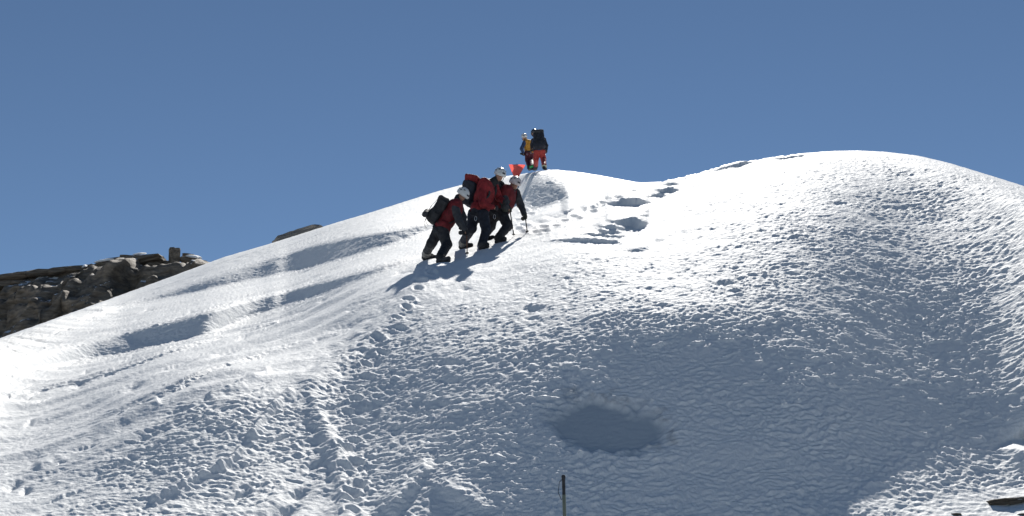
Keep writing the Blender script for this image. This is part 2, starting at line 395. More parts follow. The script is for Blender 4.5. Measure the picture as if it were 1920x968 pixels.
def displace():
    x, y = P[..., 0], P[..., 1]
    X, Y = x, y
    # calm places: lee slabs are smoother, blue ice pit is smooth
    e = np.hypot((U - 1135 + 22 * noise2(U / 48, V / 30) + 8 * noise2(U / 13, V / 8)) / 126, (V - 796 - 0.10 * (U - 1132) + 12 * noise2(U / 36, V / 20 + 4) + 5 * noise2(U / 12 + 5, V / 7)) / 56)
    ice = 1 - sstep(0.62, 1.1, e)
    rim = np.exp(-((e - 1.0) / 0.14) ** 2)
    ang = np.arctan2(V - 800, U - 1132)
    dirt = rim * (sstep(-0.25, -0.9, np.sin(ang)) * 0.55 + sstep(0.85, 1.0, np.cos(ang)) * 0.6)
    calm = 0.42 + 0.58 * sstep(0.38, 0.50, mmap + 0.03 * noise2(X / 2.0, Y / 3.0)) 
    left = sstep(760, 600, U)
    amp = calm * (1 - 0.72 * ice)
    # cups and ripples, laid out along the slope
    Q = 0.55 * Y + 1.0 * P[..., 2]
    rx, ry = X + 0.10 * noise2(X * 2.3, Q * 2.3), Q + 0.10 * noise2(X * 2.1 + 7, Q * 2.1)
    n1 = noise2(rx * 11.5 + ry * 2.0, ry * 13.0 - rx * 1.6)
    n2 = noise2(rx * 21.0 + 31, ry * 24.0 + 17)
    n3 = noise2(rx * 37.0 + 3, ry * 40.0 + 57)
    n4 = noise2(rx * 6.5 + 61, ry * 10.0 - rx * 1.6 + 13)
    n0 = noise2(X * 2.2 + 3, Q * 2.0 + 9)
    nb = noise2(X * 0.45 + 23, Y * 0.3 + 2)
    clump = 1 + 0.5 * noise2(X * 0.8 + 50, Q * 0.9) + 0.3 * noise2(X * 2.4, Q * 2.2 + 80)
    h = amp * clump * (0.0115 * n1 + 0.0072 * n2 + 0.0036 * n3 + 0.026 * np.maximum(n4 - 0.22, 0)) + (0.012 * n0 + 0.03 * nb) * (1 - 0.8 * ice)
    # wind-drawn lines on the left flank, running diagonally up to the right
    al, ac = (X + Y) * 0.7071, (Y - X) * 0.7071
    st = noise2(al * 0.22, ac * 1.7 + 0.3 * noise2(al * 0.5, ac))
    st2 = noise2(al * 0.5 + 40, ac * 4.5)
    h += left * (1 - sstep(0.45, 0.6, mmap)) * (0.055 * st + 0.012 * st2)
    h -= 0.065 * ice + 0.0 * rim
    # ribs: raised wind crests with a shaded side
    for pts, hh, wd in (
        ([(540, 740), (505, 772), (470, 822)], .08, 7),
        ([(452, 848), (430, 870), (395, 887), (340, 915), (290, 935)], .07, 7),
        ([(75, 870), (140, 838), (210, 800), (292, 760)], .05, 8),
        ([(815, 512), (745, 585), (650, 672), (580, 732), (600, 790), (630, 850), (648, 968)], .075, 21),
        ([(395, 745), (440, 728), (500, 700)], .06, 6)):
        d, _, par = seg_dist(U, V, pts)
        w_ = wd * (1 + 0.5 * noise2(U / 30, V / 15))
        h += hh * np.exp(-(d / w_) ** 2) * (0.85 + 0.25 * noise2(par * 5, par * 0 + hh * 100))
    # small dark clefts and dents
    rs = np.random.RandomState(5)
    dents = [(703, 683, 15, 5), (842, 679, 21, 4), (846, 712, 18, 4), (757, 700, 11, 3), (688, 766, 32, 6), (745, 808, 8, 4), (640, 612, 30, 5), (1000, 580, 16, 4),
             (340, 768, 16, 4), (150, 722, 14, 4), (250, 727, 16, 4), (420, 664, 22, 4), (330, 690, 26, 4), (55, 796, 8, 3), (25, 905, 14, 6), (50, 912, 8, 5),
             (560, 925, 22, 8), (535, 955, 24, 9), (455, 925, 18, 5), (590, 875, 16, 6), (1576, 381, 14, 3), (1690, 390, 16, 3), (1360, 531, 24, 4), (1230, 450, 12, 3),
             (1135, 372, 5, 3), (1090, 392, 14, 4), (1040, 405, 12, 3), (1010, 415, 14, 3)]
    for _ in range(70):
        dents.append((rs.uniform(60, 720), rs.uniform(520, 950), rs.uniform(6, 26), rs.uniform(1.2, 2.4)))
    for _ in range(50):
        dents.append((rs.uniform(640, 1120), rs.uniform(500, 900), rs.uniform(5, 16), rs.uniform(1.5, 3)))
    for (du, dv, a, b) in dents:
        sel = (np.abs(U - du) < 3 * a) & (np.abs(V - dv) < 3 * b + a)
        uu = U[sel] - du; vv = V[sel] - dv + (0.34 if du < 760 else 0.03) * uu + 1.5 * noise2(U[sel] / 8, V[sel] / 5)
        h[sel] -= 0.008 * (b + 2) * np.exp(-((uu / a) ** 2 + (vv / b) ** 2))
    # boot tracks along the ridge up to the climbers and on to the crest
    for line, n_, a0, b0 in (([(664, 960), (650, 850), (668, 740), (740, 610), (800, 515)], 24, 11, 4.0), ([(955, 446), (985, 412), (1005, 375), (1018, 332)], 13, 7, 2.2), ([(1005, 440), (1060, 412), (1120, 385), (1180, 362)], 14, 8, 2.4)):
        ln = np.asarray(line, float); tt = np.linspace(0, 1, len(ln))
        for i in range(n_):
            q = i / (n_ - 1); du = np.interp(q, tt, ln[:, 0]) + (7 if i % 2 else -7) + rs.uniform(-10, 10); dv = np.interp(q, tt, ln[:, 1]) + rs.uniform(-4, 4)
            sc_ = 1.35 - 0.5 * q; a, b = a0 * sc_ * rs.uniform(.8, 1.2), b0 * sc_ * rs.uniform(.8, 1.2)
            sel = (np.abs(U - du) < 3 * a) & (np.abs(V - dv) < 4 * b)
            e2 = ((U[sel] - du + 2 * noise2(U[sel] / 6, V[sel] / 4)) / a) ** 2 + ((V[sel] - dv) / b) ** 2
            h[sel] += -0.040 * np.exp(-e2 ** 2) + 0.014 * np.exp(-((np.sqrt(e2) - 1.45) / 0.35) ** 2)
    return h, ice, dirt

H, ICE, DIRT = displace()
fade = sstep(0.0, 10.0, V - vs[:, None])                     # keep the skyline where it is
Z = P[..., 2] + H * (0.15 + 0.85 * fade)

def assemble_slope():
    nc, nr = U.shape
    X, Y, Zz = P[..., 0], P[..., 1], Z
    # near ground in front of the frame: from the bottom row towards and past the viewer
    near = 46
    f = np.linspace(0, 1, near + 1)[:-1]
    bx, by, bz = X[:, 0], Y[:, 0], Zz[:, 0]
    nx = np.empty((nc, near)); ny = np.empty((nc, near)); nz = np.empty((nc, near))
    for j, q in enumerate(f):
        yy = -14 + (by + 14) * (1 - (1 - q) ** 1.6)
        nx[:, j] = bx * (0.35 + 0.65 * q) if False else bx * (yy + 40) / (by + 40)
        ny[:, j] = yy
        q2 = (yy + 14) / (by + 14)
        base = -1.75 - 0.05 * (14 - yy) * 0.4
        nz[:, j] = base * (1 - q2 ** 2.2) + bz * q2 ** 2.2 + 0.04 * noise2(nx[:, j] * 0.9, yy * 0.9) * (1 - q ** 8)
    # beyond the crest the snow rolls over and falls away
    far = 26
    fx = np.empty((nc, far)); fy = np.empty((nc, far)); fz = np.empty((nc, far))
    cx, cy, cz = X[:, -1], Y[:, -1], Zz[:, -1]
    for j in range(far):
        dd = 0.35 * (1.22 ** (j + 1) - 1) * 1.1
        sc = (cy + dd) / cy
        fx[:, j] = cx * sc; fy[:, j] = cy + dd
        fz[:, j] = cz + (cz / cy) * dd - 0.010 * dd ** 2 / (1 + dd / 45) - 0.02 * dd + 0.0 * dd
    X = np.concatenate([nx, X, fx], 1); Y = np.concatenate([ny, Y, fy], 1); Zz = np.concatenate([nz, Zz, fz], 1)
    n = X.shape[1]
    pad = lambda a: np.concatenate([np.zeros((nc, near)), a, np.zeros((nc, far))], 1)
    ice, dirt = pad(ICE), pad(DIRT)
    co = np.stack([X, Y, Zz], -1).reshape(-1, 3).astype(np.float32)
    i = np.arange(nc - 1)[:, None] * n + np.arange(n - 1)[None, :]
    quads = np.stack([i, i + n, i + n + 1, i + 1], -1).reshape(-1, 4).astype(np.int32)
    me = bpy.data.meshes.new('snow_slope')
    me.vertices.add(len(co)); me.vertices.foreach_set('co', co.ravel())
    me.loops.add(quads.size); me.loops.foreach_set('vertex_index', quads.ravel())
    me.polygons.add(len(quads)); me.polygons.foreach_set('loop_start', np.arange(len(quads), dtype=np.int32) * 4)
    me.polygons.foreach_set('use_smooth', np.ones(len(quads), dtype=bool))
    me.update(calc_edges=True)
    for nm, arr in (('ice', ice), ('dirt', dirt)):
        a = me.attributes.new(nm, 'FLOAT', 'POINT'); a.data.foreach_set('value', arr.reshape(-1).astype(np.float32))
    me.materials.append(M['snow'])
    o = bpy.data.objects.new('snow_slope', me); col.objects.link(o)
    return tag(o, 'wind crusted backlit snow ridge and dome rising to the skyline', kind='structure')
assemble_slope()

# unseen valley floor to the horizon, added; made dark rock to weaken bounce light
def valley():
    rings = [60, 120, 220, 400, 800, 1600, 3500, 8000]
    seg = 72
    vts = [(0, 0, -55)]; fs = []
    for ri, r in enumerate(rings):
        for k in range(seg):
            a = 2 * math.pi * k / seg
            x, y = r * math.cos(a), r * math.sin(a)
            z = -55 - 0.02 * r + float(noise2(np.array([x / 160.0]), np.array([y / 160.0]))[0]) * min(12, r * 0.03)
            vts.append((x, y, z))
    for k in range(seg): fs.append((0, 1 + k, 1 + (k + 1) % seg))
    for ri in range(len(rings) - 1):
        for k in range(seg):
            a = 1 + ri * seg + k; b = 1 + ri * seg + (k + 1) % seg
            fs.append((a, a + seg, b + seg, b))
    o = link_mesh('unseen_valley_ground', vts, fs, M['rock'])
    tag(o, 'unseen added valley floor far below the snow ridge, dark rock to weaken bounce light', kind='structure')
valley()

# ------------------------------------------------------------------ rocks
def rock_mesh(name, seed, planes=16, sub=3, rough=0.05, mat='rock'):
    rng = np.random.RandomState(seed)
    bm = bmesh.new(); bmesh.ops.create_icosphere(bm, subdivisions=sub, radius=1)
    n = rng.normal(size=(planes, 3)); n /= np.linalg.norm(n, axis=1)[:, None]
    n = np.concatenate([n, [[0, 0, 1], [0, 0, -1], [1, .1, 0], [-1, .1, 0], [0, -1, .1], [0, 1, 0]]])
    d = np.concatenate([rng.uniform(0.68, 0.95, planes), rng.uniform(0.6, 0.8, 6)])
    for v in bm.verts:
        c = np.array(v.co); q = n @ c
        r = np.min(np.where(q > 1e-3, d / np.maximum(q, 1e-3), 9))
        r *= 1 + rough * float(noise2(np.array([c[0] * 3 + seed]), np.array([c[2] * 5 + c[1] * 2]))[0])
        v.co = v.co * r
    me = bpy.data.meshes.new(name); bm.to_mesh(me); bm.free()
    me.materials.append(M[mat])
    return me

ROCKS = [rock_mesh('rock', 100 + i, planes=10 + i % 4 * 3) for i in range(9)]
BLOCK = rock_mesh('rock_tower', 77, planes=6)
def snow_cap_mesh(seed):
    rng = np.random.RandomState(seed)
    bm = bmesh.new(); bmesh.ops.create_icosphere(bm, subdivisions=3, radius=1)
    for v in bm.verts:
        c = v.co; a = math.atan2(c.y, c.x)
        k = 1 + 0.35 * float(noise2(np.array([math.cos(a) * 1.7 + seed]), np.array([math.sin(a) * 1.7]))[0])
        v.co.x *= k; v.co.y *= k
        if v.co.z < 0: v.co.z *= 0.35
    me = bpy.data.meshes.new('snow_patch'); bm.to_mesh(me); bm.free(); me.materials.append(M['snow_far'])
    me.polygons.foreach_set('use_smooth', np.ones(len(me.polygons), dtype=bool))
    return me
CAPS = [snow_cap_mesh(i) for i in range(4)]

RIDGE_TOP = np.array([(-260, 545), (-120, 530), (0, 524), (19, 525), (42, 514), (107, 506), (155, 502), (181, 491), (220, 487), (245, 480), (271, 477), (291, 490), (310, 503), (345, 499), (372, 492),
    (391, 495), (404, 491), (430, 500), (520, 520), (640, 560)], float)
RY = 84.0
def rocky_ridge():
    root_loc = at_y(200, 640, RY - 3)
    uu = np.linspace(-260, 640, 420); nh = 150
    vt = np.interp(uu, RIDGE_TOP[:, 0], RIDGE_TOP[:, 1]) + 4 * noise2(uu / 17, uu * 0) + 2 * noise2(uu / 6, uu * 0 + 4)
    top = np.stack([at_y(a, b, RY + 2.0 * float(noise2(np.array([a / 90.0]), np.array([3.0]))[0])) for a, b in zip(uu, vt)])
    h = np.linspace(0, 13, nh)                               # metres below the crest
    HH, UU = np.meshgrid(h, uu)
    dip = UU * 0.009
    q = HH + dip + 0.5 * noise2(UU / 60, HH / 2.5) + 0.25 * noise2(UU / 18, HH * 1.2)
    # strata: alternate steep faces and ledges
    def ledge(x, per, sharp):
        c = x / per; k = np.floor(c); fr = c - k
        return (k + sstep(1 - sharp, 1.0, fr)) * per
    fwd = 0.6 * ledge(q, 1.5, 0.28) + 0.35 * ledge(q + 0.3, 0.5, 0.3) + 0.1 * q
    fwd += 0.7 * noise2(UU / 45 + 3, HH / 3.0) + 0.2 * noise2(UU / 22, HH * 1.3 + 8) + 0.06 * noise2(UU / 8, HH * 3.6 + 3)
    fwd = fwd * sstep(0.0, 1.6, HH)
    PX = top[:, 0][:, None] + 0.25 * noise2(UU / 20 + 90, HH) ; PY = top[:, 1][:, None] - fwd * 1.15; PZ = top[:, 2][:, None] - HH + 0.1 * noise2(UU / 9 + 1, HH * 3)
    PX[:, 0], PY[:, 0], PZ[:, 0] = top.T
    back = np.stack([top + np.array([0, k, -0.05 * k * k - .1 * k]) for k in (9, 6, 3, 1)], 1)
    G = np.concatenate([back, np.stack([PX, PY, PZ], -1)], 1) - root_loc
    nc, n = G.shape[:2]
    i = np.arange(nc - 1)[:, None] * n + np.arange(n - 1)[None, :]
    quads = np.stack([i, i + 1, i + n + 1, i + n], -1).reshape(-1, 4)
    root = empty('rocky_ridge', root_loc)
    tag(root, 'dark layered rock ridge with snow pockets behind the left snow slope', kind='structure')
    link_mesh('rock_face', G.reshape(-1, 3), quads, M['rock'], root, smooth=True)
    rng = random.Random(4)
    def piece(name, me, u, v, y, sx, sy, sz, rz, rx=0.0, ry=0.0):
        o = bpy.data.objects.new(name, me); col.objects.link(o); o.parent = root
        o.location = Vector(at_y(u, v, y) - root_loc); o.scale = (sx, sy, sz); o.rotation_euler = (rx, ry, rz)
        return o
    s = RY / FPX
    # the square tower and the slabs by it
    piece('rock', BLOCK, 327, 483, RY - 1.0, 15 * s, 15 * s, 28 * s, 0.15)
    piece('rock', ROCKS[1], 318, 500, RY - .8, 20 * s, 16 * s, 14 * s, 0.4)
    piece('rock', ROCKS[2], 353, 479.5, RY - .2, 17 * s, 12 * s, 4.5 * s, 0.1, 0, 0.03)
    piece('rock', ROCKS[3], 362, 493, RY - .6, 34 * s, 24 * s, 12 * s, 0.2, 0, 0.2)
    piece('rock', ROCKS[4], 266, 496, RY - .8, 38 * s, 26 * s, 22 * s, 0.2)
    piece('rock', ROCKS[5], 240, 486, RY - .4, 20 * s, 18 * s, 8 * s, 0.1)
    piece('rock', ROCKS[6], 205, 500, RY - .6, 46 * s, 26 * s, 11 * s, 0.0, 0, -0.2)
    piece('rock', ROCKS[7], 288, 507, RY - 1, 34 * s, 24 * s, 20 * s, 0.6)
    for (u0, v0) in ((30, 520), (75, 514), (120, 509), (160, 506), (10, 535), (55, 532)):
        piece('rock', rng.choice(ROCKS), u0, v0, RY - .5, rng.uniform(40, 62) * s, 30 * s, rng.uniform(7, 10) * s, rng.uniform(-.3, .3), 0, -0.12)
    for _ in range(26):
        u0 = rng.uniform(-60, 400); tv = float(np.interp(u0, RIDGE_TOP[:, 0], RIDGE_TOP[:, 1])); v0 = tv + 12 + rng.random() * 125
        dep = (v0 - tv) * s
        k = rng.uniform(0.9, 1.9)
        piece('rock', rng.choice(ROCKS), u0, v0, RY + 0.2 - dep * 1.0, 52 * k * s, 34 * k * s, rng.uniform(6, 10) * k * s, rng.uniform(-.35, .35), rng.uniform(-.08, .08), -0.14 + rng.uniform(-.08, .08))
    for (u0, v0, a, b, tilt) in ((202, 489, 24, 2.6, -.16), (262, 477, 12, 2.0, -.12), (252, 507, 11, 3.2, -.2), (229, 515, 5, 2.4, -.1), (311, 516, 7, 5, .3), (365, 483, 17, 3.0, .15),
                                 (160, 501, 6, 3, -.3), (92, 531, 14, 2.6, -.1), (143, 527, 15, 2.4, -.1), (200, 557, 22, 4.5, .15), (15, 571, 24, 5, -.15), (25, 539, 18, 2, -.2), (178, 570, 14, 3, .1), (100, 585, 16, 2.5, .1), (60, 600, 20, 2.5, 0.1)):
        tv = float(np.interp(u0, RIDGE_TOP[:, 0], RIDGE_TOP[:, 1])); dep = max(0, v0 - tv) * s
        piece('snow_patch', rng.choice(CAPS), u0, v0, RY - 1.0 - dep * 1.12, a * s * .9, 14 * s, b * s * 1.6, 0, 0.25, tilt)
rocky_ridge()

def lone_rock(name, u, v, y, sx, sy, sz, me, label, rot=(0, 0, 0), cat='rock'):
    o = bpy.data.objects.new(name, me); col.objects.link(o)
    o.location = Vector(at_y(u, v, y)); o.scale = (sx, sy, sz); o.rotation_euler = rot
    return tag(o, label, cat)
gt = float(ground(545, 450)[1])
s_ = (gt + 14) / FPX
lone_rock('rock_outcrop', 560, 458, gt + 14, 66 * s_, 44 * s_, 40 * s_, rock_mesh('rock_outcrop', 55, 14, 4, 0.1, 'rock_pale'),
          'pale grey rock outcrop peeking over the snow skyline left of the climbers', (0, -0.3, 0.2))

# dark slab and small stones in the bright snow at the lower right
g = ground(1885, 941); s_ = float(g[1]) / FPX
lone_rock('rock', 1895, 940, float(g[1]) - .02, 66 * s_, 30 * s_, 9 * s_, rock_mesh('slab_rock', 61, 12, 4, 0.1), 'long dark rock sliver in the bright snow at the lower right', (0, -0.1, 0.15))
g = ground(1792, 966); s_ = float(g[1]) / FPX
lone_rock('rock', 1792, 966, float(g[1]), 12 * s_, 12 * s_, 5 * s_, ROCKS[4], 'small dark stone at the bottom edge, left of the rock sliver', (0, 0, 0.3))
g = ground(1914, 966); s_ = float(g[1]) / FPX
lone_rock('rock', 1916, 967, float(g[1]), 10 * s_, 12 * s_, 5 * s_, ROCKS[5], 'small dark stone in the bottom right corner of the snow', (0, 0, 0.8))

# ------------------------------------------------------------------ implicit surfaces for people and gear
def V3(a): return np.asarray(a, float)
def unit(a): a = V3(a); return a / (np.linalg.norm(a) + 1e-12)

def prim_sdf(p, pr):
    k = pr[0]
    if k == 'cap':                                           # rounded cone a,b,ra,rb
        _, a, b, ra, rb = pr
        ab = b - a; t = np.clip(((p - a) @ ab) / (ab @ ab + 1e-12), 0, 1)
        return np.linalg.norm(p - a - t[:, None] * ab, axis=1) - (ra + (rb - ra) * t)
    if k == 'ell':                                           # centre, radii, 3x3 axes (rows)
        _, c, r, ax = pr
        q = ((p - c) @ ax.T) / r
        l = np.linalg.norm(q, axis=1); l2 = np.linalg.norm(q / r, axis=1) + 1e-9
        return l * (l - 1) / l2
    if k == 'box':                                           # centre, half sizes, axes, rounding
        _, c, hs, ax, rd = pr
        q = np.abs((p - c) @ ax.T) - (hs - rd)
        return np.linalg.norm(np.maximum(q, 0), axis=1) + np.minimum(q.max(1), 0) - rd

def prim_bounds(pr):
    if pr[0] == 'cap':
        r = max(pr[3], pr[4]); return np.minimum(pr[1], pr[2]) - r, np.maximum(pr[1], pr[2]) + r
    if pr[0] == 'ell': r = max(pr[2]); return pr[1] - r, pr[1] + r
    r = float(np.linalg.norm(pr[2])); return pr[1] - r, pr[1] + r

def hash_noise3(p):
    return (np.sin(p[:, 0] * 23 + 1.7 * np.sin(p[:, 2] * 31 + p[:, 1] * 9)) * np.sin(p[:, 2] * 27 + 1.3 * np.sin(p[:, 1] * 29 + p[:, 0] * 13)) + 0.6 * np.sin(p[:, 1] * 47 + p[:, 2] * 38 + 2 * np.sin(p[:, 0] * 33)))

def implicit(name, prims, mat, parent, origin, voxel=0.014, k=0.03, wrinkle=0.0, cut=None):
    """one continuous smooth surface around the primitives (naive surface nets)"""
    lo = np.min([prim_bounds(q)[0] for q in prims], 0) - k - 2 * voxel - wrinkle
    hi = np.max([prim_bounds(q)[1] for q in prims], 0) + k + 2 * voxel + wrinkle
    n = np.ceil((hi - lo) / voxel).astype(int) + 1
    ax = [lo[i] + voxel * np.arange(n[i]) for i in range(3)]
    g = np.stack(np.meshgrid(*ax, indexing='ij'), -1).reshape(-1, 3)
    f = np.full(len(g), 1e3)
    for q in prims:
        a, b = prim_bounds(q); mrg = k + 3 * voxel + wrinkle + 0.04
        sel = np.all((g > a - mrg) & (g < b + mrg), axis=1)
        d = prim_sdf(g[sel], q); o = f[sel]
        hh = np.clip(0.5 + 0.5 * (o - d) / max(k, 1e-6), 0, 1)
        f[sel] = np.where(o > 10, d, o * (1 - hh) + d * hh - k * hh * (1 - hh))
    if wrinkle: f = f + wrinkle * hash_noise3(g)
    if cut is not None:
        for (c, nn) in cut: f = np.maximum(f, (g - c) @ nn)
    F = f.reshape(n)
    s = F < 0
    # cells
    c8 = [s[i:n[0] - 1 + i, j:n[1] - 1 + j, l:n[2] - 1 + l] for i in (0, 1) for j in (0, 1) for l in (0, 1)]
    cnt = sum(c.astype(int) for c in c8); act = (cnt > 0) & (cnt < 8)
    idx = np.full(act.shape, -1); idx[act] = np.arange(act.sum())
    ci = np.argwhere(act)
    acc = np.zeros((len(ci), 3)); num = np.zeros(len(ci))
    offs = [(i, j, l) for i in (0, 1) for j in (0, 1) for l in (0, 1)]
    for a in offs:
        for d in range(3):
            if a[d]: continue
            b = list(a); b[d] = 1
            fa = F[tuple((ci + a).T)]; fb = F[tuple((ci + b).T)]
            x = (fa < 0) != (fb < 0)
            t = np.where(x, fa / np.where(x, fa - fb, 1), 0)
            pt = np.array(a)[None, :].astype(float) + np.zeros((len(ci), 3)); pt[:, d] += t
            acc[x] += pt[x]; num[x] += 1
    verts = lo + voxel * (ci + acc / num[:, None])
    faces = []
    for d in range(3):
        e0 = s[tuple(slice(0, -1) if q == d else slice(1, -1) for q in range(3))]
        e1 = s[tuple(slice(1, None) if q == d else slice(1, -1) for q in range(3))]
        w_ = np.argwhere(e0 != e1)
        if not len(w_): continue
        sg = e0[tuple(w_.T)]
        p_ = w_.copy()
        for q in range(3):
            if q != d: p_[:, q] += 1
        a1, a2 = (d + 1) % 3, (d + 2) % 3
        def cell(o1, o2):
            c = p_.copy(); c[:, a1] -= o1; c[:, a2] -= o2
            return idx[tuple(c.T)]
        q4 = np.stack([cell(1, 1), cell(0, 1), cell(0, 0), cell(1, 0)], 1)
        q4[~sg] = q4[~sg][:, ::-1]
        faces.append(q4)
    faces = np.concatenate(faces)
    faces = faces[(faces >= 0).all(1)]
    return link_mesh(name, verts - origin, faces, mat, parent)

def tube(name, pts, r, mat, parent, origin, seg=8, r2=None):
    pts = [V3(p) for p in pts]; vts = []; fs = []
    up = V3((0.13, 0.3, 0.9))
    for i, p in enumerate(pts):
        d = unit(pts[min(i + 1, len(pts) - 1)] - pts[max(i - 1, 0)])
        a = unit(np.cross(d, up)) if abs(d @ unit(up)) < 0.98 else unit(np.cross(d, (1, 0, 0))); b = np.cross(d, a)
        rr = r if r2 is None else r + (r2 - r) * i / (len(pts) - 1)
        for k in range(seg):
            t = 2 * math.pi * k / seg; vts.append(p + rr * (math.cos(t) * a + math.sin(t) * b) - origin)
    for i in range(len(pts) - 1):
        for k in range(seg):
            fs.append((i * seg + k, i * seg + (k + 1) % seg, (i + 1) * seg + (k + 1) % seg, (i + 1) * seg + k))
    fs.append(tuple(range(seg))[::-1]); fs.append(tuple((len(pts) - 1) * seg + k for k in range(seg)))
    return link_mesh(name, vts, fs, mat, parent)

def ribbon(name, pts, wdt, thick, side, mat, parent, origin):
    """flat webbing strap along pts; side = direction of its width"""
    pts = [V3(p) for p in pts]; vts = []; fs = []
    for i, p in enumerate(pts):
        d = unit(pts[min(i + 1, len(pts) - 1)] - pts[max(i - 1, 0)])
        s = unit(V3(side) - d * (V3(side) @ d)); n = np.cross(d, s)
        for a, b in ((-1, -1), (1, -1), (1, 1), (-1, 1)):
            vts.append(p + s * a * wdt / 2 + n * b * thick / 2 - origin)
    for i in range(len(pts) - 1):
        for k in range(4): fs.append((i * 4 + k, i * 4 + (k + 1) % 4, i * 4 + 4 + (k + 1) % 4, i * 4 + 4 + k))
    fs.append((3, 2, 1, 0)); q = (len(pts) - 1) * 4; fs.append((q, q + 1, q + 2, q + 3))
    return link_mesh(name, vts, fs, mat, parent, smooth=False)

def frame(fwd, up):
    f = unit(fwd); u = unit(V3(up) - f * (V3(up) @ f)); r = np.cross(f, u)
    return r, f, u                                            # right, forward, up

# ------------------------------------------------------------------ people
def helmet(root, org, c, fwd, up, mat, vents=True):
    r, f, u = frame(fwd, up); axm = np.array([r, f, u])
    c = c + u * 0.025
    h = implicit('helmet', [('ell', c, V3((.118, .142, .125)), axm), ('ell', c - u * .01 + f * .03, V3((.112, .135, .075)), axm)], mat, root, org, 0.009, 0.01,
                 cut=[(c - u * 0.045, -u)])
    if vents:
        for sx in (-1, 1):
            for (py, pz) in ((.06, .078), (-.03, .092), (.0, .045), (-.085, .05)):
                x2 = 1 - (py / .142) ** 2 - (pz / .125) ** 2
                px = sx * .118 * math.sqrt(max(x2, .05))
                q = c + r * px + f * py + u * pz
                n = unit(r * px / .118 ** 2 + f * py / .142 ** 2 + u * pz / .125 ** 2)
                b = unit(np.cross(n, u)); t = np.cross(b, n)
                implicit('vent', [('ell', q, V3((.024, .011, .007)), np.array([b, t, n]))], M['black'], h, org, 0.004, 0.001)
        implicit('headlamp', [('box', c + f * .142 + u * .02, V3((.03, .018, .02)), axm, .008)], M['dark_alu'], h, org, 0.006, 0.004)
    for sx in (-1, 1):
        tube('chin_strap', [c + r * sx * .10 - u * .04 + f * .02, c + r * sx * .085 - u * .11 + f * .04, c - u * .165 + f * .06 + r * sx * .012], .006, M['black'], h, org, 6)
    return h

def glove(root, org, c, axis, armdir, mat):
    """closed fist round a pole: palm, four curled fingers of different length, thumb on the side"""
    a = unit(axis); d = unit(V3(armdir) - a * (V3(armdir) @ a)); n = np.cross(a, d)
    pr = [('ell', c - d * .03 + n * .018, V3((.045, .05, .030)), np.array([a, d, n])), ('cap', c - d * .055 + n * .015, c - d * .115 + n * .01, .034, .044)]
    for i, (o, rad) in enumerate(((.036, .031), (.013, .034), (-.011, .032), (-.034, .027))):
        q = [c + a * o + rad * (math.cos(t) * n + math.sin(t) * d) for t in (0.1, 1.0, 1.9, 2.9, 3.6)]
        for x, y in zip(q[:-1], q[1:]): pr.append(('cap', x, y, .0115, .0105))
    th = [c - d * .03 + a * .03 + n * .0, c + a * .045 - d * .02 - n * .022, c + a * .04 + d * .010 - n * .035]
    pr += [('cap', th[0], th[1], .015, .0125), ('cap', th[1], th[2], .0125, .011)]
    return implicit('glove', pr, mat, root, org, 0.0065, 0.006)

def bend(a, b, l1, l2, hint):
    """middle joint of a two-bone limb"""
    a, b = V3(a), V3(b); d = b - a; L = np.linalg.norm(d)
    if L > (l1 + l2) * .995: l1, l2 = l1 * L / (l1 + l2) * 1.006, l2 * L / (l1 + l2) * 1.006
    x = (l1 * l1 - l2 * l2 + L * L) / (2 * L); h = math.sqrt(max(l1 * l1 - x * x, 1e-6))
    dd = d / L; hh = unit(V3(hint) - dd * (V3(hint) @ dd))
    return a + dd * x + hh * h

